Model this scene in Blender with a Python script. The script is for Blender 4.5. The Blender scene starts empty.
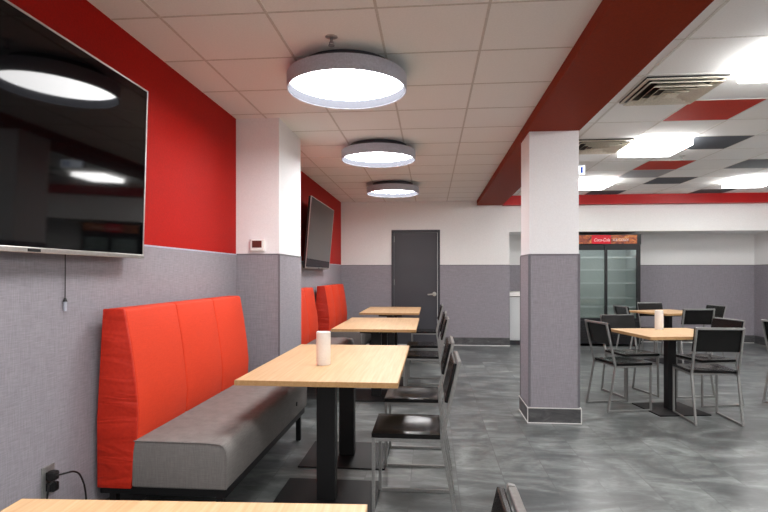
import bpy, bmesh, math, random
from mathutils import Vector, Matrix
random.seed(7)
C = bpy.context.scene.collection
PI = math.pi

# ------------------------------------------------------------------ materials
def lin(c):
    o = []
    for v in c[:3]:
        v = v / 255.0
        o.append(v / 12.92 if v <= .04045 else ((v + .055) / 1.055) ** 2.4)
    return (*o, 1)

class Mat:
    """small node helper around a Principled material"""
    def __init__(s, name, col, rough=.5, spec=.5, metal=0.):
        s.m = bpy.data.materials.new(name); s.m.use_nodes = True
        s.t = s.m.node_tree; s.n = s.t.nodes; s.b = s.n['Principled BSDF']
        s.col = lin(col)
        s.b.inputs['Base Color'].default_value = s.col
        s.b.inputs['Roughness'].default_value = rough
        s.b.inputs['Specular IOR Level'].default_value = spec
        s.b.inputs['Metallic'].default_value = metal
        s._co = None
    def link(s, a, b): s.t.links.new(a, b)
    def coord(s, scale=(1, 1, 1), rot=(0, 0, 0), loc=(0, 0, 0)):
        if s._co is None: s._co = s.n.new('ShaderNodeTexCoord')
        mp = s.n.new('ShaderNodeMapping')
        mp.inputs['Scale'].default_value = scale
        mp.inputs['Rotation'].default_value = rot
        mp.inputs['Location'].default_value = loc
        s.link(s._co.outputs['Object'], mp.inputs['Vector'])
        return mp.outputs['Vector']
    def noise(s, vec, scale=1., detail=3., rough=.5, dist=0.):
        t = s.n.new('ShaderNodeTexNoise')
        t.inputs['Scale'].default_value = scale; t.inputs['Detail'].default_value = detail
        t.inputs['Roughness'].default_value = rough; t.inputs['Distortion'].default_value = dist
        s.link(vec, t.inputs['Vector'])
        return t.outputs['Fac']
    def ramp(s, fac, stops):
        r = s.n.new('ShaderNodeValToRGB'); e = r.color_ramp.elements
        while len(e) < len(stops): e.new(.5)
        for k, (p, c) in enumerate(stops):
            e[k].position = p; e[k].color = lin(c)
        s.link(fac, r.inputs['Fac'])
        return r.outputs['Color']
    def mix(s, a, b, fac, mode='MIX'):
        x = s.n.new('ShaderNodeMix'); x.data_type = 'RGBA'; x.blend_type = mode
        for sock, v in ((x.inputs[0], fac), (x.inputs[6], a), (x.inputs[7], b)):
            if hasattr(v, 'links'): s.link(v, sock)
            else: sock.default_value = v
        return x.outputs[2]
    def math(s, op, a, b=0.):
        x = s.n.new('ShaderNodeMath'); x.operation = op
        for sock, v in ((x.inputs[0], a), (x.inputs[1], b)):
            if hasattr(v, 'links'): s.link(v, sock)
            else: sock.default_value = v
        return x.outputs[0]
    def base(s, sock): s.link(sock, s.b.inputs['Base Color'])
    def rough(s, sock): s.link(sock, s.b.inputs['Roughness'])
    def bump(s, h, strength=.3, dist=.002):
        b = s.n.new('ShaderNodeBump'); b.inputs['Strength'].default_value = strength
        b.inputs['Distance'].default_value = dist
        s.link(h, b.inputs['Height']); s.link(b.outputs['Normal'], s.b.inputs['Normal'])
    def emit(s, col, k):
        s.b.inputs['Emission Color'].default_value = lin(col); s.b.inputs['Emission Strength'].default_value = k

M = {}
def paint(key, col, rough=.6, spec=.3, metal=0., grain=.06):
    a = Mat(key, col, rough, spec, metal)
    f = a.noise(a.coord((90, 90, 90)), 1, 2)
    dark = tuple(v * (1 - grain) for v in col); lite = tuple(min(255, v * (1 + grain * .5)) for v in col)
    a.base(a.ramp(f, [(.3, dark), (.7, lite)]))
    a.bump(f, .03, .001)
    M[key] = a.m
    return a

def fabric(key, c0, c1, thread=1., rough=.85, bump=.25, sheen=0.):
    a = Mat(key, c0, rough, .2)
    w1 = a.noise(a.coord((150 * thread, 150 * thread, 9 * thread)), 1, 3, .6)
    w2 = a.noise(a.coord((9 * thread, 9 * thread, 150 * thread)), 1, 3, .6)
    s_ = a.math('ADD', w1, w2); s_ = a.math('MULTIPLY', s_, .5)
    a.base(a.ramp(s_, [(.36, c0), (.64, c1)]))
    a.bump(s_, bump, .002)
    M[key] = a.m
    return a

paint('white_paint', (238, 238, 237), .6, grain=.02)
paint('column_white', (241, 241, 243), .6, grain=.015)
paint('red_paint', (172, 20, 11), .6, .12)
paint('beam_red', (138, 44, 12), .6, .1)  # red lowered so the colour carries the shade on the beam's underside
paint('band_red', (180, 14, 16), .45, .35)
fabric('wainscot', (135, 131, 138), (158, 154, 161), 1.5, bump=.12)
paint('cap_trim', (112, 110, 116), .5)
paint('ceiling_tile', (240, 240, 236), .9, .1, grain=.015)
paint('ceiling_tile_white', (242, 242, 240), .9, .1, grain=.015)
paint('tbar', (208, 204, 196), .6, .2)
paint('tbar_white', (222, 220, 214), .6, .2)
paint('tile_red', (196, 52, 32), .7, .2)
paint('tile_grey', (82, 86, 92), .7, .2)
paint('tile_mid', (158, 160, 164), .7, .2)
paint('door_grey', (70, 70, 76), .45, .4)
paint('frame_grey', (60, 60, 66), .45, .4)
paint('black_plastic', (20, 20, 21), .4, .4)
paint('black_metal', (17, 17, 19), .45, .4)
paint('plate_metal', (20, 20, 22), .45, .3)
paint('fridge_black', (26, 27, 30), .4, .4)
paint('white_plastic', (240, 238, 235), .4, .4, grain=.015)
paint('fridge_inner', (206, 213, 210), .45, .4)
paint('cabinet_white', (206, 209, 210), .5, .3)
paint('lamp_grey', (186, 189, 202), .5, .4)
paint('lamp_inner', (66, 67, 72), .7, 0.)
paint('shelf_wire', (236, 240, 240), .35, .5)
paint('vent_metal', (226, 220, 204), .5, .4)
paint('dark_brown_screen', (92, 48, 40), .3, .5)
paint('steel', (156, 156, 154), .36, .5, .6, grain=.05)
paint('silver', (196, 192, 188), .3, .5, .9, grain=.04)
paint('edge_metal', (232, 231, 228), .4, .5, .2, grain=.02)
fabric('red_vinyl', (206, 58, 32), (219, 67, 38), 2.2, .6, .12)
fabric('grey_vinyl', (112, 108, 106), (132, 128, 125), 2.0, .6, .12)
# creased red vinyl, darker than the fronts: the bench end's shade is in the colour
a = Mat('red_creased_shaded', (212, 42, 22), .55, .3)
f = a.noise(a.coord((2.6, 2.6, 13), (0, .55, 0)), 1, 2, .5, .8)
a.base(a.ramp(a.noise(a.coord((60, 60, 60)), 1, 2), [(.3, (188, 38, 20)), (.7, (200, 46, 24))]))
a.bump(f, .6, .03); M['red_creased_shaded'] = a.m
# maple laminate
def wood(key, c0, c1, c2, rough):
    a = Mat(key, c0, rough, .4)
    g = a.noise(a.coord((70, 2.2, 70)), 1, 4, .6, .4)
    h = a.noise(a.coord((9, .7, 9)), 1, 2, .5, .8)
    col = a.ramp(g, [(.3, c0), (.5, c1), (.72, c2)])
    col = a.mix(col, lin(c0), a.math('MULTIPLY', h, .35))
    a.base(col); a.bump(g, .05, .001); M[key] = a.m
wood('maple', (198, 160, 118), (211, 175, 133), (220, 188, 150), .42)
wood('maple_edge', (176, 136, 90), (188, 148, 100), (196, 158, 110), .45)
# black stained wood of the chairs
a = Mat('black_wood', (20, 18, 18), .3, .3)
g = a.noise(a.coord((6, 90, 90)), 1, 3, .6)
a.base(a.ramp(g, [(.3, (12, 11, 11)), (.7, (24, 22, 22))]))
a.rough(a.math('ADD', a.math('MULTIPLY', g, .08), .15)); a.bump(g, .03, .001); M['black_wood'] = a.m
# slate floor: planks run towards the far wall
def slate(key, vecscale, brick=True):
    a = Mat(key, (110, 110, 108), .4, .5)
    if a._co is None: a._co = a.n.new('ShaderNodeTexCoord')
    sep = a.n.new('ShaderNodeSeparateXYZ'); a.link(a._co.outputs['Object'], sep.inputs[0])
    comb = a.n.new('ShaderNodeCombineXYZ')
    a.link(a.math('ADD', sep.outputs['Y'], 20.13), comb.inputs['X']); a.link(a.math('ADD', sep.outputs['X'], 20.23), comb.inputs['Y'])
    def bricks(mortar, c0, c1, mc):
        br = a.n.new('ShaderNodeTexBrick'); br.offset = .5
        for nme, v in (('Scale', 1.), ('Mortar Size', mortar), ('Mortar Smooth', .2), ('Bias', 0.), ('Brick Width', .6), ('Row Height', .3)):
            br.inputs[nme].default_value = v
        br.inputs['Color1'].default_value = (c0, c0, c0, 1); br.inputs['Color2'].default_value = (c1, c1, c1, 1)
        br.inputs['Mortar'].default_value = (mc, mc, mc, 1)
        a.link(comb.outputs[0], br.inputs['Vector'])
        return br
    off = bricks(0., 0., 1., 0.)            # a different stretch of stone on every tile
    sh = a.n.new('ShaderNodeCombineXYZ')
    a.link(a.math('MULTIPLY', off.outputs['Color'], .45), sh.inputs['X']); a.link(a.math('MULTIPLY', off.outputs['Color'], .3), sh.inputs['Z'])
    def moved(vec):
        v = a.n.new('ShaderNodeVectorMath'); v.operation = 'ADD'
        a.link(vec, v.inputs[0]); a.link(sh.outputs[0], v.inputs[1]); return v.outputs[0]
    n1 = a.noise(moved(a.coord((1.5, 3.0, 2), (0, 0, .9))), 1.0, 6, .56, 1.6)
    n2 = a.noise(moved(a.coord((5, 12, 4), (0, 0, -.5))), 1.2, 6, .65, 1.8)
    mixn = a.math('ADD', a.math('MULTIPLY', n1, .76), a.math('MULTIPLY', n2, .24))
    col = a.ramp(mixn, [(.30, (62, 65, 66)), (.46, (90, 94, 94)), (.58, (122, 127, 126)), (.72, (160, 166, 164))])
    if brick:
        br = bricks(.0028, .92, 1.04, 1.)
        col = a.mix(col, br.outputs['Color'], 1., 'MULTIPLY')
        col = a.mix(col, lin((84, 86, 86)), a.math('MULTIPLY', br.outputs['Fac'], .8))
    a.base(col)
    a.rough(a.math('ADD', a.math('MULTIPLY', mixn, .22), .24))
    a.bump(mixn, .15, .004)
    M[key] = a.m
slate('slate_floor', 1)
a = Mat('slate_base', (70, 70, 72), .4, .5)
f = a.noise(a.coord((3, 3, 9)), 1.5, 6, .65, 1.)
a.base(a.ramp(f, [(.32, (58, 58, 60)), (.55, (84, 84, 86)), (.72, (112, 112, 112))])); a.bump(f, .1, .003); M['slate_base'] = a.m
# screens, glass, light
a = Mat('screen', (3, 3, 4), .045, .2)
f = a.noise(a.coord((2, 2, 2)), 1, 1); a.rough(a.math('ADD', a.math('MULTIPLY', f, .02), .035)); M['screen'] = a.m
def glass(key):
    m = bpy.data.materials.new(key); m.use_nodes = True; t = m.node_tree; t.nodes.clear()
    o = t.nodes.new('ShaderNodeOutputMaterial'); mx = t.nodes.new('ShaderNodeMixShader')
    tr = t.nodes.new('ShaderNodeBsdfTransparent'); gl = t.nodes.new('ShaderNodeBsdfGlossy'); lw = t.nodes.new('ShaderNodeFresnel')
    tr.inputs['Color'].default_value = (.92, .95, .94, 1); gl.inputs['Roughness'].default_value = .03; lw.inputs['IOR'].default_value = 1.5
    for x, y in ((lw.outputs[0], mx.inputs[0]), (tr.outputs[0], mx.inputs[1]), (gl.outputs[0], mx.inputs[2]), (mx.outputs[0], o.inputs[0])): t.links.new(x, y)
    M[key] = m
glass('glass')
def emitter(key, col, k):
    a = Mat(key, (240, 240, 240), .5, .2)
    a.emit(col, k); M[key] = a.m
emitter('lamp_light', (251, 250, 250), 17.)
emitter('panel_light', (252, 251, 250), 17.)
emitter('cooler_glow', (244, 250, 255), 11.)  # emitter made up to brighten the cooler interior
emitter('sign_white', (214, 232, 255), .9)
paint('sign_blue', (40, 84, 190), .5)
# drinks-cooler header: brown-orange splashes
a = Mat('cooler_sign', (150, 70, 40), .35, .4)
f = a.noise(a.coord((9, 3, 14)), 1, 5, .6, 1.2)
a.base(a.ramp(f, [(.28, (70, 34, 30)), (.45, (140, 66, 48)), (.56, (196, 110, 50)), (.68, (232, 176, 110)), (.8, (240, 220, 190))]))
M['cooler_sign'] = a.m
paint('cola_red', (214, 26, 44), .4)
paint('lettering', (246, 232, 230), .4)

# ------------------------------------------------------------------ geometry helpers
class MB:
    def __init__(s): s.bm = bmesh.new()
    def box(s, x0, x1, y0, y1, z0, z1, bev=0., seg=2, mat=None):
        t = bmesh.new()
        bmesh.ops.create_cube(t, size=1)
        for v in t.verts:
            v.co = Vector(((x0 + x1) / 2 + v.co.x * (x1 - x0), (y0 + y1) / 2 + v.co.y * (y1 - y0), (z0 + z1) / 2 + v.co.z * (z1 - z0)))
        if bev: bmesh.ops.bevel(t, geom=t.edges[:], offset=bev, segments=seg, affect='EDGES', profile=.5)
        return s.add(t, mat)
    def add(s, t, mat=None):
        if mat is not None: bmesh.ops.transform(t, matrix=mat, verts=t.verts)
        me = bpy.data.meshes.new('t'); t.to_mesh(me); s.bm.from_mesh(me); bpy.data.meshes.remove(me); t.free()
        return s
    def cyl(s, x, y, z0, z1, r, n=32, r2=None, mat=None):
        t = bmesh.new()
        bmesh.ops.create_cone(t, cap_ends=True, segments=n, radius1=r, radius2=r if r2 is None else r2, depth=z1 - z0)
        bmesh.ops.translate(t, verts=t.verts, vec=(x, y, (z0 + z1) / 2))
        return s.add(t, mat)
    def bar(s, p, q, w, h, bev=.002, up=(0, 0, 1)):
        """rectangular bar from p to q; w across, h along 'up'"""
        p, q = Vector(p), Vector(q); d = (q - p); L = d.length; z = d.normalized()
        u = Vector(up); xx = u.cross(z)
        if xx.length < 1e-4: u = Vector((1, 0, 0)); xx = u.cross(z)
        xx.normalize(); yy = z.cross(xx)
        m = Matrix((xx, yy, z)).transposed().to_4x4(); m.translation = (p + q) / 2
        return s.box(-w / 2, w / 2, -h / 2, h / 2, -L / 2, L / 2, bev, 1, m)
    def prism(s, prof, y0, y1, bev=0., axis='y', seg=3):
        """closed profile [(x,z)] extruded from y0 to y1"""
        t = bmesh.new()
        vs = [t.verts.new((x, y0, z)) for x, z in prof]
        f = t.faces.new(vs)
        r = bmesh.ops.extrude_face_region(t, geom=[f])
        bmesh.ops.translate(t, verts=[g for g in r['geom'] if isinstance(g, bmesh.types.BMVert)], vec=(0, y1 - y0, 0))
        bmesh.ops.recalc_face_normals(t, faces=t.faces)
        if bev:
            ed = [e for e in t.edges if len(e.link_faces) == 2 and e.calc_face_angle(0) > .6]
            bmesh.ops.bevel(t, geom=ed, offset=bev, segments=seg, affect='EDGES', profile=.5)
        return s.add(t)
    def lathe(s, prof, n=64, c=(0, 0, 0)):
        t = bmesh.new(); rings = []
        for r, z in prof:
            if r < 1e-6: rings.append([t.verts.new((c[0], c[1], c[2] + z))])
            else: rings.append([t.verts.new((c[0] + r * math.cos(2 * PI * k / n), c[1] + r * math.sin(2 * PI * k / n), c[2] + z)) for k in range(n)])
        for A, B in zip(rings, rings[1:]):
            for k in range(n):
                k2 = (k + 1) % n
                if len(A) == 1 and len(B) == 1: continue
                if len(A) == 1: t.faces.new((A[0], B[k], B[k2]))
                elif len(B) == 1: t.faces.new((A[k], A[k2], B[0]))
                else: t.faces.new((A[k], A[k2], B[k2], B[k]))
        bmesh.ops.recalc_face_normals(t, faces=t.faces)
        return s.add(t)
    def tube(s, pts, r, n=8):
        pts = [Vector(p) for p in pts]; t = bmesh.new(); rings = []
        for i, p in enumerate(pts):
            d = (pts[min(i + 1, len(pts) - 1)] - pts[max(i - 1, 0)]).normalized()
            u = Vector((0, 0, 1)) if abs(d.z) < .9 else Vector((1, 0, 0))
            x = u.cross(d).normalized(); y = d.cross(x)
            rings.append([t.verts.new(p + r * (math.cos(2 * PI * k / n) * x + math.sin(2 * PI * k / n) * y)) for k in range(n)])
        for A, B in zip(rings, rings[1:]):
            for k in range(n): t.faces.new((A[k], A[(k + 1) % n], B[(k + 1) % n], B[k]))
        t.faces.new(rings[0]); t.faces.new(rings[-1])
        bmesh.ops.recalc_face_normals(t, faces=t.faces)
        return s.add(t)
    def build(s, name, mat, parent=None, smooth=False, label=None):
        me = bpy.data.meshes.new(name); s.bm.to_mesh(me); s.bm.free()
        if smooth:
            me.shade_smooth()
            me.set_sharp_from_angle(angle=.6)
        me.materials.append(M[mat] if isinstance(mat, str) else mat)
        o = bpy.data.objects.new(name, me); C.objects.link(o)
        if parent: o.parent = parent
        if label: o['label'] = label
        return o

def spline(pts, n=10):
    P = [Vector(p) for p in pts]; P = [2 * P[0] - P[1]] + P + [2 * P[-1] - P[-2]]; out = []
    for i in range(1, len(P) - 2):
        for k in range(n):
            t = k / n; a, b, c, d = P[i - 1:i + 3]
            out.append(.5 * ((2 * b) + (-a + c) * t + (2 * a - 5 * b + 4 * c - d) * t * t + (-a + 3 * b - 3 * c + d) * t ** 3))
    out.append(P[-2]); return out

def thing(name, label, cat, loc=(0, 0, 0), rz=0., group=None):
    o = bpy.data.objects.new(name, None); o.empty_display_size = .1; C.objects.link(o)
    o.location = loc; o.rotation_euler = (0, 0, rz)
    return tag(o, label, cat, group)
def tag(o, label, cat, group=None):
    o['label'] = label; o['category'] = cat
    if group: o['group'] = group
    return o
def struct(o): o['kind'] = 'structure'; return o
def copy_tree(o, parent=None):
    c = o.copy(); C.objects.link(c)
    if parent: c.parent = parent
    for ch in list(o.children): copy_tree(ch, c)
    return c
def place(proto, used, loc, rz, label, group=None):
    o = proto if not used else copy_tree(proto)
    o.location = loc; o.rotation_euler = (0, 0, rz); o['label'] = label
    if group: o['group'] = group
    return o

# ------------------------------------------------------------------ the room
XL, XR, YB, YF, YR = -1.703, 6.2, -2.6, 10.05, 10.88
HL, HR = 2.69, 2.755
WZ, BZ = 1.495, .15
bx = lambda *a, **k: MB().box(*a, **k)
struct(bx(XL - .2, XR + .2, YB - .2, YR + .2, -.12, 0).build('floor', 'slate_floor'))

# left wall: red above, woven panel below
wl = struct(bx(XL - .15, XL, YB, YR, 0, HL).build('wall_left', 'red_paint'))
struct(bx(XL, XL + .006, YB, 4.559, BZ, WZ).build('wainscot', 'wainscot', wl))
struct(bx(XL, XL + .006, 5.334, YF, BZ, WZ).build('wainscot', 'wainscot', wl))
struct(bx(XL, XL + .009, YB, 4.559, WZ, WZ + .010).build('cap_trim', 'lamp_grey', wl))
struct(bx(XL, XL + .009, 5.334, YF, WZ, WZ + .010).build('cap_trim', 'lamp_grey', wl))
struct(MB().box(XL, XL + .011, YB, 4.55, 0, BZ).box(XL, XL + .011, 5.345, YF - .012, 0, BZ).build('baseboard_left', 'slate_base'))

# pilaster on the left wall
px0, px1, py0, py1 = XL, -1.318, 4.559, 5.334
pl = struct(bx(px0, px1, py0, py1, 0, HL).build('wall_pilaster', 'column_white'))
struct(MB().box(px0 + .007, px1 + .006, py0 - .006, py0, BZ, WZ).box(px1, px1 + .006, py0, py1, BZ, WZ).build('wainscot', 'wainscot', pl))
t_ = MB().box(px0 + .007, px1 + .009, py0 - .009, py0, WZ, WZ + .012).box(px1, px1 + .009, py0, py1, WZ, WZ + .012)
t_.box(px1 - .004, px1 + .009, py0 - .009, py0 + .004, BZ, WZ)
struct(t_.build('cap_trim', 'cap_trim', pl))
struct(MB().box(px0 + .012, px1 + .011, py0 - .011, py0, 0, BZ).box(px1, px1 + .011, py0, py1 + .011, 0, BZ).build('baseboard_pilaster', 'slate_base'))

# free-standing column under the beam
cx0, cx1, cy0, cy1 = .877, 1.308, 4.885, 5.325
BEAMZ = 2.605
col_ = struct(bx(cx0, cx1, cy0, cy1, 0, BEAMZ + .02).build('wall_column', 'column_white'))
e = .006
struct(MB().box(cx0 - e, cx1 + e, cy0 - e, cy0, BZ - .02, WZ).box(cx0 - e, cx1 + e, cy1, cy1 + e, BZ - .02, WZ)
       .box(cx0 - e, cx0, cy0, cy1, BZ - .02, WZ).box(cx1, cx1 + e, cy0, cy1, BZ - .02, WZ).build('wainscot', 'wainscot', col_))
e = .009
t_ = MB().box(cx0 - e, cx1 + e, cy0 - e, cy0, WZ, WZ + .014).box(cx0 - e, cx0, cy0, cy1, WZ, WZ + .014).box(cx1, cx1 + e, cy0, cy1, WZ, WZ + .014)
for (xx, yy) in ((cx0, cy0), (cx1, cy0), (cx0, cy1), (cx1, cy1)):
    t_.box(xx - .010, xx + .010, yy - .010, yy + .010, BZ, WZ)
struct(t_.build('cap_trim', 'cap_trim', col_))
e = .015; cb = .137
bb = struct(MB().box(cx0 - e, cx1 + e, cy0 - e, cy1 + e, 0, cb).build('baseboard_column', 'slate_base'))
t_ = MB()
for z0, z1 in ((0, .008), (cb - .004, cb + .004)):
    t_.box(cx0 - e - .004, cx1 + e + .004, cy0 - e - .004, cy0 - e, z0, z1).box(cx0 - e - .004, cx0 - e, cy0 - e, cy1 + e, z0, z1)
    t_.box(cx1 + e, cx1 + e + .004, cy0 - e, cy1 + e, z0, z1)
for xx in (cx0 - e - .002, cx1 + e + .002): t_.box(xx - .003, xx + .003, cy0 - e - .005, cy0 - e + .001, 0, cb)
struct(t_.build('metal_edge', 'edge_metal', bb))

# far wall with the door opening, and the recess on the right
DX0, DX1, DH = -.741, .168, 2.157
NX = 1.44; HZ = 2.106
wf = MB().box(XL, DX0, YF, YF + .15, 0, HL).box(DX0, DX1, YF, YF + .15, DH, HL).box(DX1, NX, YF, YF + .15, 0, HL)
wf.box(NX - .15, NX, YF + .15, YR, 0, HL)
wf = struct(wf.build('wall_far', 'white_paint'))
t_ = MB().box(XL + .007, DX0, YF - .006, YF, BZ, WZ - .005).box(DX1, NX + .006, YF - .006, YF, BZ, WZ - .005).box(NX, NX + .006, YF, YR, BZ, WZ - .005)
struct(t_.build('wainscot', 'wainscot', wf))
t_ = MB().box(XL + .007, DX0, YF - .009, YF, WZ - .005, WZ + .006).box(DX1, NX + .009, YF - .009, YF, WZ - .005, WZ + .006)
struct(t_.build('cap_trim', 'cap_trim', wf))
bb = struct(MB().box(XL + .012, DX0, YF - .011, YF, 0, BZ).box(DX1, NX + .009, YF - .011, YF, 0, BZ).build('baseboard_far', 'slate_base'))
struct(MB().box(XL + .012, DX0, YF - .014, YF - .011, 0, .012).box(DX1, NX + .012, YF - .014, YF - .011, 0, .012).build('metal_edge', 'edge_metal', bb))
wh = struct(bx(NX, XR, YF, YR, HZ, HR + .1).build('wall_header', 'white_paint'))
wr = struct(bx(NX, XR, YR, YR + .15, 0, HZ).build('wall_recess', 'white_paint'))
struct(bx(NX + .01, XR, YR - .006, YR, BZ, WZ).build('wainscot', 'wainscot', wr))
struct(bx(NX + .01, XR, YR - .009, YR, WZ, WZ + .012).build('cap_trim', 'cap_trim', wr))
bb = struct(bx(NX + .01, XR - .012, YR - .011, YR, 0, BZ).build('baseboard_recess', 'slate_base'))
struct(bx(NX + .01, XR - .015, YR - .014, YR - .011, 0, .012).build('metal_edge', 'edge_metal', bb))
ws = struct(bx(XR, XR + .15, YB, YR, 0, HR).build('wall_right', 'white_paint'))
struct(bx(XR - .006, XR, YB, YR - .007, BZ, WZ).build('wainscot', 'wainscot', ws))
struct(bx(XR - .009, XR, YB, YR - .01, WZ, WZ + .012).build('cap_trim', 'cap_trim', ws))
struct(bx(XR - .011, XR, YB, YR - .012, 0, BZ).build('baseboard_right', 'slate_base'))
# beam over the column and the red band along the header
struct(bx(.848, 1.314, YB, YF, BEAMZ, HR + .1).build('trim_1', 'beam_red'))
struct(bx(1.314, XR, 9.90, YF, 2.588, HR + .05).build('trim_2', 'band_red'))

# ceilings: lay-in tiles with hanging T bars
cl = struct(bx(XL - .15, .848, YB, YF + .1, HL, HL + .1).build('ceiling', 'ceiling_tile'))
t_ = MB(); gx = [-1.43 + .575 * k for k in range(0, 5) if -1.43 + .575 * k < cx0]
gy = [2.718 + .573 * k for k in range(-9, 13)]
for x in gx: t_.box(x - .0075, x + .0075, YB, YF, HL - .003, HL + .001)
for y in gy:
    if YB < y < YF - .05: t_.box(XL, .848, y - .006, y + .006, HL - .0025, HL + .001)
struct(t_.build('ceiling_grid', 'tbar', cl))
RX0, RXS, RY0, RYS = 1.54, .594, 3.39, .602
cr = struct(bx(1.314, XR + .15, YB, YF, HR, HR + .1).build('ceiling', 'ceiling_tile_white'))
t_ = MB()
for k in range(0, 9): t_.box(RX0 + RXS * k - .009, RX0 + RXS * k + .009, YB, 9.9, HR - .003, HR + .001)
for k in range(-9, 11): t_.box(1.314, XR, RY0 + RYS * k - .007, RY0 + RYS * k + .007, HR - .0025, HR + .001)
struct(t_.build('ceiling_grid', 'tbar_white', cr))
def cell(i, j): return RX0 + RXS * i, RX0 + RXS * (i + 1), RY0 + RYS * j, RY0 + RYS * (j + 1)
for i, j, m in ((1, 2, 'tile_red'), (2, 4, 'tile_grey'), (2, 6, 'tile_red'), (2, 7, 'tile_mid'), (3, 8, 'tile_grey'), (4, 6, 'tile_grey'),
                (2, 10, 'tile_grey'), (6, 8, 'tile_red'), (5, 10, 'tile_grey')):
    x0, x1, y0, y1 = cell(i, j)
    y1 = min(y1, 9.89)
    struct(bx(x0 + .009, x1 - .009, y0 + .008, y1 - .008, HR - .002, HR + .001).build('ceiling_tile', m, cr))

# ------------------------------------------------------------------ door in the far wall
dr = struct(thing('door_1', 'flush dark grey door in a grey steel frame in the far wall', 'door', ((DX0 + DX1) / 2, YF, 0)))
w = (DX1 - DX0) / 2
struct(MB().box(-w, -w + .045, -.014, .12, 0, DH, .003).box(w - .045, w, -.014, .12, 0, DH, .003).box(-w + .045, w - .045, -.014, .12, DH - .045, DH, .003).build('door_frame', 'frame_grey', dr))
struct(bx(-w + .049, w - .049, .022, .066, .01, DH - .049, .002).build('door_leaf', 'door_grey', dr))
for z in (.28, 1.12, 1.93):
    struct(bx(-w + .040, -w + .056, .006, .022, z, z + .11, .002).build('hinge', 'steel', dr))
hd = MB().cyl(0, 0, -.004, .014, .040, 24, mat=Matrix.Translation((w - .105, .018, .955)) @ Matrix.Rotation(PI / 2, 4, 'X'))
hd.cyl(0, 0, 0, .05, .012, 16, mat=Matrix.Translation((w - .105, .014, .955)) @ Matrix.Rotation(PI / 2, 4, 'X'))
hd.bar((w - .100, -.032, .955), (w - .235, -.032, .945), .022, .030, .008)
struct(hd.build('lever_handle', 'silver', dr, label='bright silver lever handle'))

# ------------------------------------------------------------------ dining tables
def make_table(name, lx, ly, peds, label, pw=.6, pl_=.56, cw=.11):
    t = thing(name, label, 'table')
    H = .76
    bx(-lx / 2 + .003, lx / 2 - .003, -ly / 2 + .003, ly / 2 - .003, H - .028, H).build('tabletop', 'maple', t)
    b = .003
    eb = MB().box(-lx / 2, lx / 2, -ly / 2, -ly / 2 + b, H - .028, H - .0006).box(-lx / 2, lx / 2, ly / 2 - b, ly / 2, H - .028, H - .0006)
    eb.box(-lx / 2, -lx / 2 + b, -ly / 2 + b, ly / 2 - b, H - .028, H - .0006).box(lx / 2 - b, lx / 2, -ly / 2 + b, ly / 2 - b, H - .028, H - .0006)
    eb.build('edge_band', 'maple_edge', t)
    for py in peds:
        bx(-pw / 2, pw / 2, py - pl_ / 2, py + pl_ / 2, 0, .010, .002).build('base_plate', 'plate_metal', t)
        bx(-cw / 2, cw / 2, py - .041, py + .041, .010, H - .07, .004).build('pedestal', 'black_metal', t)
        MB().box(-.18, .18, py - .045, py + .045, H - .075, H - .0285, .003).box(-.045, .045, py - .2, py + .2, H - .06, H - .0285, .003).build('mounting_plate', 'black_metal', t)
    return t
TX = -.612
tb = make_table('dining_table', .88, 1.48, (-.41, .36), '')
G_T = 'maple tables along the banquettes'
place(tb, 0, (TX, 3.53, 0), 0, 'long maple table with white canister, in front of the nearest orange banquette', G_T)
place(tb, 1, (-.560, .556, 0), math.radians(2.8), 'maple table nearest the camera, only its empty top showing at the bottom edge', G_T)
place(tb, 1, (TX + .02, 6.22, 0), 0, 'maple table in front of the middle banquette, second beyond the pilaster side', G_T)
place(tb, 1, (TX + .0, 8.53, 0), 0, 'farthest maple table of the banquette row, nearest the grey door', G_T)
bpy.data.objects['dining_table.002']['label'] = 'maple table just beyond the white canister table, second in from the grey door'
tA = make_table('square_table', .85, .77, (0,), '', .5, .5, .08)
GS = 'square maple tables on the right'
place(tA, 0, (2.335, 5.475, 0), math.radians(9), 'square maple table with white canister, ringed by four chairs right of the column', GS)
place(tA, 1, (3.60, 8.5, 0), math.radians(24), 'farther square maple table in front of the drinks cooler wall', GS)

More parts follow.
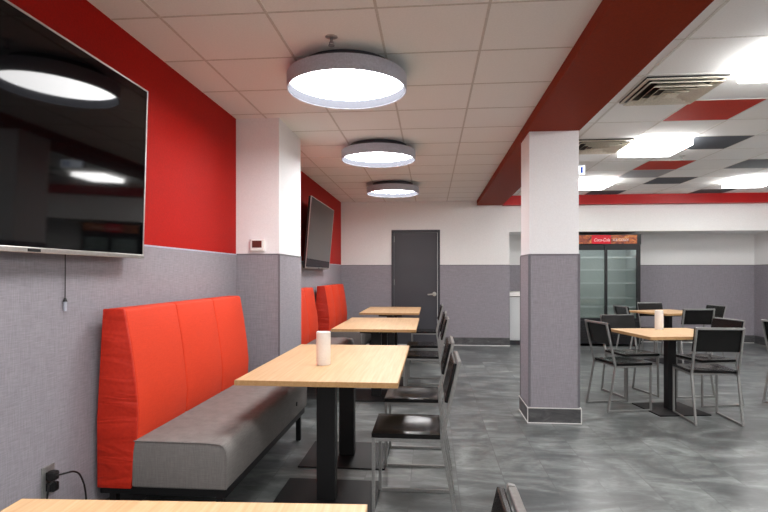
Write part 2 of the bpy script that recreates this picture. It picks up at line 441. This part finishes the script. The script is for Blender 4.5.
# ------------------------------------------------------------------ chairs (local +X is forward)
def make_chair():
    t = thing('dining_chair', '', 'chair', group='black wood and steel chairs')
    # dished seat
    bm = bmesh.new(); n = 12; top = []; bot = []
    X0, X1, Y0, Y1, Z1, TH = -.135, .235, -.205, .205, .475, .028
    for i in range(n + 1):
        rt, rb = [], []
        for j in range(n + 1):
            u, v = i / n, j / n
            x = X0 + (X1 - X0) * u; y = Y0 + (Y1 - Y0) * v
            r2 = ((u - .42) / .42) ** 2 + ((v - .5) / .42) ** 2
            dz = -.011 * max(0, 1 - r2) ** 1.2
            edge = .004 if i in (0, n) or j in (0, n) else 0
            rt.append(bm.verts.new((x, y, Z1 + dz - edge))); rb.append(bm.verts.new((x, y, Z1 - TH)))
        top.append(rt); bot.append(rb)
    for i in range(n):
        for j in range(n):
            bm.faces.new((top[i][j], top[i + 1][j], top[i + 1][j + 1], top[i][j + 1]))
            bm.faces.new((bot[i][j], bot[i][j + 1], bot[i + 1][j + 1], bot[i + 1][j]))
    for k in range(n):
        bm.faces.new((top[k][0], bot[k][0], bot[k + 1][0], top[k + 1][0])); bm.faces.new((top[k][n], top[k + 1][n], bot[k + 1][n], bot[k][n]))
        bm.faces.new((top[0][k], top[0][k + 1], bot[0][k + 1], bot[0][k])); bm.faces.new((top[n][k], bot[n][k], bot[n][k + 1], top[n][k + 1]))
    s = MB(); s.add(bm); s.build('seat', 'black_wood', t, smooth=True)
    W, B = .018, .018
    kx, kz, tx, tz = -.140, .447, -.237, .862
    up = Vector((tx - kx, 0, tz - kz)).normalized(); fw = Vector((up.z, 0, -up.x))
    # back panel on the front of the uprights
    mid = Vector((kx, 0, kz)) + up * .304 + fw * .020
    m = Matrix((fw, Vector((0, 1, 0)), up)).transposed().to_4x4(); m.translation = mid
    MB().box(-.009, .009, -.205, .205, -.108, .108, .004, 2, m).build('backrest', 'black_wood', t)
    for sy in (-1, 1):
        y = sy * .195
        MB().bar((.225, y, .445), (.225, y, 0), W, B, .002, (1, 0, 0)).build('leg', 'steel', t)
        MB().bar((kx, y, kz), (-.222, y, 0), W, B, .002, (1, 0, 0)).build('leg', 'steel', t)
        MB().bar((kx, y, kz - .02), (tx, y, tz), W, B, .002, (1, 0, 0)).build('upright', 'steel', t)
        MB().bar((.214, y, .010), (-.212, y, .010), W, B, .002).build('runner', 'steel', t)
        MB().bar((.214, y, .436), (kx, y, .436), W, .018, .002).build('seat_rail', 'steel', t)
    MB().bar((tx, -.184, tz - .010), (tx, .184, tz - .010), B, .020, .002).build('top_rail', 'steel', t)
    MB().bar((.200, -.184, .436), (.200, .184, .436), .02, .018, .002).build('cross_rail', 'steel', t)
    MB().bar((-.110, -.184, .436), (-.110, .184, .436), .02, .018, .002).build('cross_rail', 'steel', t)
    return t
ch = make_chair()
D = math.radians
chairs = [
 (-.085, 3.075, 180, 'black chair nearest the camera with its seat fully in view, right of the long table'),
 (-.085, 3.885, 180, 'second black chair at the long canister table, just behind the nearest full chair'),
 (-.055, 5.80, 180, 'nearer black chair at the second table of the banquette row'),
 (-.055, 6.61, 180, 'farther black chair at the second table of the banquette row'),
 (-.060, 8.20, 180, 'black chair at the farthest banquette table, in front of the grey door'),
 (-.058, 1.015, 180, 'black chair in the foreground, only the corner of its back showing at bottom'),
 (1.860, 5.535, 13, 'black chair beside the column, on the left side of the canister square table'),
 (2.20, 6.185, -76, 'black chair facing the camera on the far side of the canister square table'),
 (2.515, 5.135, 89, 'black chair with its back to the camera at the canister square table'),
 (2.875, 5.830, 192, 'black chair on the right side of the canister square table, facing left'),
 (3.03, 8.27, 8, 'black chair on the left of the farther square table, before the cooler'),
 (3.62, 8.93, -80, 'black chair facing the camera behind the farther square table'),
 (3.60, 7.80, 92, 'black chair with its back to the camera at the farther square table'),
 (4.05, 8.42, 187, 'black chair on the right side of the farther square table, facing left'),
 (3.675, 5.70, 14, 'black chair cut off by the right edge of the picture'),
]
for k, (x, y, rz, lab) in enumerate(chairs):
    place(ch, k, (x, y, 0), D(rz), lab)

# ------------------------------------------------------------------ banquettes (local origin on the wall, +X into the room, runs along +Y)
def make_bench(L, seams, end_panel):
    t = thing('banquette_bench', '', 'bench', group='orange banquettes along the left wall')
    prof = [(.026, .255), (.024, .6), (.056, 1.155), (.162, 1.155), (.194, .98), (.222, .78), (.234, .64), (.228, .52), (.214, .44), (.200, .255)]
    ys = [0] + seams + [L - .06]
    for a0, a1 in zip(ys, ys[1:]):
        lo = a0 + (.012 if a0 == 0 else .001)
        MB().prism(prof, lo, a1 - .001, .016, seg=3).build('back_cushion', 'red_vinyl', t, smooth=True)
    pr_ = [(x + (.003 if x > .1 else -.001), z) for x, z in prof]
    MB().prism(pr_, -.004, .014, .006, seg=2).build('end_panel', 'red_creased_shaded', t, smooth=True)
    sp = [(.204, .262), (.694, .262), (.697, .435), (.692, .464), (.680, .483), (.660, .492), (.60, .497), (.204, .499)]
    MB().prism(sp, -.002, L - .002, .012, seg=3).build('seat_cushion', 'grey_vinyl', t, smooth=True)
    # piping around the near end of the seat
    pp = [(.22, -.003, .496), (.60, -.003, .494), (.660, -.003, .489), (.678, -.003, .480), (.689, -.003, .462), (.694, -.003, .435), (.694, -.003, .27)]
    MB().tube(pp, .0035, 6).build('piping', 'grey_vinyl', t)
    f = MB().box(.02, .682, .03, L - .03, .215, .255, .003)
    f.build('base_frame', 'black_metal', t)
    for lx in (.08, .64):
        for ly in (.06, L - .06):
            bx(lx - .018, lx + .018, ly - .018, ly + .018, .0, .216, .002).build('leg', 'black_metal', t)
    MB().cyl(0, 0, 0, .006, .016, 20, mat=Matrix.Translation((.697, L - .35, .36)) @ Matrix.Rotation(PI / 2, 4, 'Y')).build('vent_button', 'black_plastic', t)
    return t
GB = 'orange banquettes along the left wall'
for (y0, y1, lab) in ((2.555, 4.27, 'nearest orange banquette with grey seat, under the big television left of the pilaster'),
                      (5.36, 6.95, 'middle orange banquette, partly hidden behind the white and grey pilaster'),
                      (7.62, 9.36, 'farthest orange banquette, in the corner below the tilted television')):
    L = y1 - y0
    b = make_bench(L, [L * .325, L * .645], True); b.location = (XL + .006, y0, 0); b['label'] = lab

# ------------------------------------------------------------------ televisions (local: bottom edge centre, +X into the room, runs along Y)
def make_tv(L, H, tilt, loc, label, arm):
    t = thing('television', label, 'television', loc, 0, 'wall televisions')
    t.rotation_euler = (0, D(tilt), 0)
    h = L / 2
    bx(-.035, -.004, -h + .004, h - .004, .004, H - .004, .004).build('housing', 'black_plastic', t)
    bx(-.05, -.036, -h * .7, h * .7, .06, H * .6, .01).build('rear_cover', 'black_plastic', t)
    bx(-.004, .0, -h + .010, h - .010, .022, H - .009).build('screen', 'screen', t)
    MB().box(-.006, .004, -h, h, 0, .022, .002).box(-.006, .003, -h, h, H - .009, H, .001).box(-.006, .003, -h, -h + .010, .022, H - .009, .001).box(-.006, .003, h - .010, h, .022, H - .009, .001).build('bezel', 'silver', t)
    bx(.004, .006, -.035, .035, .004, .016).build('badge', 'black_plastic', t)
    # wall bracket
    tn = math.tan(D(tilt))
    mb = MB()
    for y in (-.28, .28):
        mb.prism([(-.030, .14), (-.030, .5), (-.1005 - .5 * tn, .5), (-.1005 - .14 * tn, .14)], y - .02, y + .02)
    mb.build('wall_bracket', 'black_metal', t)
    return t
make_tv(1.66, .935, 1.7, (-1.602, 2.03, 1.416), 'large black television on the left wall above the nearest banquette', .025)
make_tv(1.60, .935, 4.8, (-1.602, 7.53, 1.402), 'smaller-looking tilted television beyond the pilaster, above the far banquettes', .02)

# cord and socket under the near television
hc = thing('hanging_cord', 'thin dark cord with small plug hanging below the large television', 'cord', (XL + .016, 2.338, 1.158))
MB().tube([(0, 0, .34), (0, .001, .2), (0, 0, .052)], .0022, 6).build('cord', 'black_plastic', hc)
MB().cyl(0, 0, .044, .062, .010, 12, .004).build('plug', 'black_plastic', hc)
bx(-.005, .005, -.006, .007, 0, .044, .002).build('connector', 'lamp_grey', hc)
wo = thing('wall_outlet', 'metal wall outlet plate low on the left wall beside the nearest banquette', 'outlet', (XL + .006, 2.235, .352))
MB().box(0, .006, -.040, .040, -.006, .128, .002).build('cover_plate', 'steel', wo)
for z in (.018, .066): bx(.006, .009, -.018, .018, z, z + .036, .002).build('socket', 'black_plastic', wo)
for z, lab, pts in ((.437, 'black power plug in the upper socket, its cord running right behind the table', [(.034, 0, 0), (.055, .03, .0), (.055, .09, -.015), (.045, .15, -.06), (.035, .20, -.16), (.022, .24, -.38), (.022, .28, -.425), (.022, .40, -.430)]),
                    (.388, 'black power plug in the lower socket, its cord drooping to the left', [(.034, 0, 0), (.045, -.03, .035), (.04, -.055, .02), (.03, -.06, -.08), (.022, -.06, -.22), (.018, -.06, -.34), (.022, -.09, -.379), (.022, -.2, -.381)])):
    pc = thing('power_cord', lab, 'power cord', (XL + .0155, 2.235, z))
    bx(.0, .036, -.02, .02, -.02, .02, .007).build('plug', 'black_plastic', pc)
    MB().tube(spline(pts, 6), .0042, 8).build('cord', 'black_plastic', pc)

# thermostat
th = thing('thermostat', 'small white thermostat with dark display on the pilaster', 'thermostat', (-1.508, py0, 1.525))
bx(-.066, .066, -.006, 0, 0, .108, .002).build('wall_plate', 'white_plastic', th)
bx(-.058, .064, -.030, -.006, .006, .106, .005).build('body', 'white_plastic', th)
bx(-.040, .044, -.032, -.029, .034, .094).build('display', 'dark_brown_screen', th)

# ------------------------------------------------------------------ canisters
def canister(loc, r, h, lab):
    o = MB().lathe([(0, 0), (r - .002, 0), (r, .003), (r, h - .004), (r - .003, h), (r - .010, h), (r - .012, h - .006), (0, h - .006)], 40).build('canister', 'white_plastic', smooth=True)
    o.location = loc
    return tag(o, lab, 'canister', 'white canisters on tables')
canister((-.675, 3.325, .7602), .045, .207, 'plain white cylindrical canister on the long maple table near the banquette')
canister((2.345, 5.75, .7602), .041, .195, 'plain white cylindrical canister on the square table at right')

# ------------------------------------------------------------------ ceiling drum lamps over the banquettes
def make_lamp():
    t = thing('drum_lamp', '', 'ceiling light', group='round drum ceiling lamps')
    R, zt, zb = .392, -.058, -.150
    MB().lathe([(.300, zt), (R, zt), (R + .001, zt - .002), (R + .001, zb), (R - .005, zb - .003), (R - .010, zb), (R - .010, -.08), (.300, -.08), (.300, zt)], 96).build('drum_shade', 'lamp_grey', t, smooth=True)
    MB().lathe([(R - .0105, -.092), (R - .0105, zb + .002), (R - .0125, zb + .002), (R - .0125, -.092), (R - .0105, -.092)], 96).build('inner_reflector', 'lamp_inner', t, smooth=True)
    MB().lathe([(0, -.090), (R - .011, -.090), (R - .011, -.084), (0, -.084)], 96).build('diffuser', 'lamp_light', t)
    MB().cyl(0, 0, -.0835, 0, .302, 64).build('ceiling_mount', 'frame_grey', t)
    return t
lp = make_lamp()
for k, (x, y, lab) in enumerate(((-.552, 3.50, 'nearest and largest round drum lamp on the beige tile ceiling'), (-.556, 5.66, 'middle round drum lamp on the beige tile ceiling'),
                                 (-.575, 8.05, 'farthest round drum lamp, in front of the grey door wall'), (-.548, 1.30, 'round drum lamp out of view over the camera-side table'),
                                 (-.548, -.85, 'round drum lamp out of view behind the camera'))):
    place(lp, k, (x, y, HL - .0005), 0, lab)

# ------------------------------------------------------------------ rectangular ceiling lights on the right
def make_panel():
    t = thing('panel_light', '', 'ceiling light', group='square ceiling lights')
    w, l, d = .572, .574, .080
    bx(-w / 2, w / 2, -l / 2, l / 2, -.010, 0).build('frame', 'white_plastic', t)
    bx(-w / 2 + .004, w / 2 - .004, -l / 2 + .004, l / 2 - .004, -d, -.010, .006).build('lens', 'panel_light', t)
    return t
pn = make_panel(); k = 0
for i, j, lab in ((1, 0, 'square ceiling light cut by the right edge near the top'), (1, 4, 'square ceiling light beside a dark grey tile, middle of its row'), (1, 8, 'square ceiling light half hidden behind the column'),
                  (5, 8, 'square ceiling light at the right edge just above the red band'), (5, 4, 'square ceiling light out of view on the right'), (5, 0, 'square ceiling light out of view, right of the camera'), (1, -4, 'square ceiling light out of view behind the camera'), (5, -4, 'square ceiling light out of view, behind and right of the camera')):
    x0, x1, y0, y1 = cell(i, j)
    place(pn, k, ((x0 + x1) / 2, (y0 + y1) / 2, HR - .0025), 0, lab); k += 1

# air diffusers
def make_vent():
    t = thing('air_vent', '', 'air vent', group='square ceiling air vents')
    bx(-.285, .285, -.285, .285, -.010, 0).build('backing', 'black_plastic', t)
    def ring(o_, i_, zo, zi, name):
        bm = bmesh.new(); A = []
        for r, z in ((o_, zo), (i_, zi), (i_, zi + .004), (o_, zo + .004)):
            A.append([bm.verts.new((sx * r, sy * r, z)) for sx, sy in ((-1, -1), (1, -1), (1, 1), (-1, 1))])
        for P, Q in zip(A, A[1:] + A[:1]):
            for q in range(4): bm.faces.new((P[q], P[(q + 1) % 4], Q[(q + 1) % 4], Q[q]))
        bmesh.ops.recalc_face_normals(bm, faces=bm.faces)
        s = MB(); s.add(bm); s.build(name, 'vent_metal', t)
    ring(.285, .262, -.016, -.018, 'frame')
    for r in (.262, .205, .148, .092): ring(r, r - .045, -.052 if r < .26 else -.040, -.014, 'louver')
    bx(-.045, .045, -.045, .045, -.052, -.046).build('centre_plate', 'vent_metal', t)
    return t
vt = make_vent()
for k, (i, j, lab) in enumerate(((0, 1, 'nearest square air vent, beside the red beam and a red ceiling tile'), (0, 4, 'farther square air vent, just right of the column top'))):
    x0, x1, y0, y1 = cell(i, j); place(vt, k, ((x0 + x1) / 2, (y0 + y1) / 2, HR - .0035), 0, lab)

# sprinklers
def make_sprinkler(loc, lab):
    t = thing('sprinkler', lab, 'sprinkler', loc, 0, 'ceiling sprinklers')
    MB().lathe([(0, 0), (.036, 0), (.036, -.003), (.020, -.009), (0, -.009)], 24).build('escutcheon', 'silver', t, smooth=True)
    MB().cyl(0, 0, -.034, -.009, .008, 12).cyl(.010, 0, -.05, -.03, .003, 8).cyl(-.010, 0, -.05, -.03, .003, 8).cyl(0, 0, -.054, -.05, .018, 16).build('head', 'steel', t)
make_sprinkler((-.569, 3.03, HL + .002), 'small chrome sprinkler on the beige ceiling above the nearest drum lamp')
make_sprinkler((3.02, 6.75, HR + .002), 'tiny sprinkler in the white ceiling between a lit panel and red tile')

# exit sign peeking past the column
ex = thing('exit_sign', 'small lit white and blue exit sign hanging beside the column top', 'exit sign', (1.775, 6.95, HR))
bx(-.02, .02, -.01, .01, -.055, 0).build('stem', 'white_plastic', ex)
bx(-.16, .16, -.022, .022, -.175, -.055, .004).build('housing', 'white_plastic', ex)
bx(-.15, .15, -.025, -.022, -.165, -.065).build('face', 'sign_white', ex)
MB().box(.10, .128, -.027, -.025, -.155, -.078).box(.04, .07, -.027, -.025, -.155, -.078).build('pictogram', 'sign_blue', ex)

# ------------------------------------------------------------------ drinks cooler
fx0, fx1, fy0, fy1, fz = 2.575, 3.815, 10.12, 10.82, 2.055
W = fx1 - fx0; DP = fy1 - fy0
fr = thing('drinks_cooler', 'black two-door glass drinks cooler with a cola header, in the far recess', 'refrigerator', (fx0, fy0, 0))
ca = MB().box(0, .04, .05, DP, .06, fz).box(W - .04, W, .05, DP, .06, fz).box(.04, W - .04, .05, DP, fz - .19, fz).box(.04, W - .04, DP - .04, DP, .06, fz - .19).box(.04, W - .04, .05, DP - .04, .06, .48)
ca.build('cabinet', 'fridge_black', fr)
MB().box(.045, W - .045, DP - .052, DP - .042, .485, fz - .195).box(.041, .048, .10, DP - .052, .485, fz - .195).box(W - .048, W - .041, .10, DP - .052, .485, fz - .195).box(.048, W - .048, .10, DP - .052, .481, .490).build('liner', 'fridge_inner', fr)
gr = bx(0, W, .0, .05, .05, .47, .004).build('grille', 'fridge_black', fr)
lv = MB()
for k in range(7): lv.box(.08, W - .08, -.008, 0, .12 + k * .045, .14 + k * .045, .002)
lv.build('louvers', 'black_plastic', gr)
MB().box(.03, .09, .08, .14, 0, .06).box(W - .09, W - .03, .08, .14, 0, .06).box(.03, .09, DP - .14, DP - .08, 0, .06).box(W - .09, W - .03, DP - .14, DP - .08, 0, .06).build('feet', 'black_plastic', fr)
bx(0, W, 0, .05, fz - .185, fz, .003).build('header', 'fridge_black', fr)
sg = bx(.03, W - .075, -.012, 0, fz - .172, fz - .012, .002).build('sign_panel', 'cooler_sign', fr, label='brown and orange header sign')
bx(.36, .70, -.015, -.012, fz - .172, fz - .012).build('red_field', 'cola_red', sg)
def text(body, size, x, z, y, name, mat, par, shear=0., sx=1.):
    cu = bpy.data.curves.new('t', 'FONT'); cu.body = body; cu.size = size; cu.extrude = .001; cu.shear = shear
    ob = bpy.data.objects.new('t', cu); C.objects.link(ob)
    dg = bpy.context.evaluated_depsgraph_get(); me = bpy.data.meshes.new_from_object(ob.evaluated_get(dg))
    bpy.data.objects.remove(ob); bpy.data.curves.remove(cu)
    me.transform(Matrix.Translation((x, y, z)) @ Matrix.Rotation(PI / 2, 4, 'X') @ Matrix.Diagonal((sx, 1, 1, 1)))
    me.materials.append(M[mat]); me.name = name
    o = bpy.data.objects.new(name, me); C.objects.link(o); o.parent = par
    return o
text('Coca-Cola', .082, .395, fz - .128, -.0165, 'script_lettering', 'lettering', sg, .35, .80)
text('ICE COLD!', .062, .735, fz - .122, -.0135, 'lettering', 'lettering', sg, 0., .95)
# sliding doors
DZ0, DZ1 = .48, fz - .185
for k, (a0, a1, yy) in enumerate(((.035, .645, .03), (.605, W - .035, -.002))):
    d = MB().box(a0, a0 + .04, yy, yy + .03, DZ0, DZ1, .002).box(a1 - .04, a1, yy, yy + .03, DZ0, DZ1, .002).box(a0 + .04, a1 - .04, yy, yy + .03, DZ1 - .10, DZ1, .002).box(a0 + .04, a1 - .04, yy, yy + .03, DZ0, DZ0 + .04, .002).build('door', 'fridge_black', fr)
    bx(a0 + .04, a1 - .04, yy + .010, yy + .016, DZ0 + .04, DZ1 - .10).build('glass_pane', 'glass', d)
bx(0, .036, 0, .05, .47, fz - .185).build('side_frame', 'fridge_black', fr)
bx(W - .075, W, .032, .05, .47, fz - .185).build('side_frame', 'fridge_black', fr)
for z in (.72, .885, 1.16, 1.405, 1.635):
    for a0, a1 in ((.055, .605), (.635, W - .055)):
        s = MB().box(a0, a1, .112, .120, z - .012, z + .014)
        s.box(a0, a1, DP - .075, DP - .069, z - .003, z + .003)
        for q in range(17):
            xx = a0 + (a1 - a0) * (q + .5) / 17; s.box(xx - .002, xx + .002, .126, DP - .072, z - .002, z + .002)
        s.build('shelf', 'shelf_wire', fr)
MB().box(.07, W - .07, .090, .110, 1.836, 1.854).build('added_glow_strip', 'cooler_glow', fr)  # added glow, out of sight above the glass, lifts the cooler interior

# white counter in the niche
cn = thing('counter_cabinet', 'white counter cabinet seen in the gap left of the column', 'cabinet', (1.46, 10.16, 0))
bx(0, .95, .06, .70, 0, .09).build('plinth', 'frame_grey', cn)
bx(0, .95, .02, .70, .09, .90).build('body', 'cabinet_white', cn)
for k in range(2):
    d = bx(.006 + k * .474, .470 + k * .474, 0, .019, .10, .885, .003).build('cupboard_door', 'cabinet_white', cn)
    bx(.39 + k * .13 - .0, .405 + k * .13, -.02, 0, .70, .82, .003).build('handle', 'steel', d)
bx(-.01, .97, -.02, .705, .915, .99, .004).build('worktop', 'white_plastic', cn)
bx(0, .95, .03, .70, .90, .915).build('worktop_support', 'frame_grey', cn)

# ------------------------------------------------------------------ camera, world, view
F, HC = 535., 1.33
cam = bpy.data.cameras.new('camera'); co = bpy.data.objects.new('camera', cam); C.objects.link(co)
cam.sensor_fit = 'HORIZONTAL'; cam.sensor_width = 36; cam.lens = F / 768 * 36
cam.shift_y = 18 / 768; cam.clip_start = .05
co.location = (0, 0, HC); co.rotation_euler = (PI / 2, 0, math.atan(47 / F))
S = bpy.context.scene; S.camera = co
wd = bpy.data.worlds.new('world'); S.world = wd; wd.use_nodes = True
wd.node_tree.nodes['Background'].inputs[0].default_value = (1, .98, .95, 1); wd.node_tree.nodes['Background'].inputs[1].default_value = .65
S.view_settings.view_transform = 'Standard'; S.view_settings.look = 'None'; S.view_settings.exposure = .68; S.view_settings.gamma = 1
S.cycles.max_bounces = 12; S.cycles.diffuse_bounces = 8; S.cycles.glossy_bounces = 4; S.cycles.transparent_max_bounces = 12
S.cycles.use_denoising = True; S.cycles.sample_clamp_indirect = 6
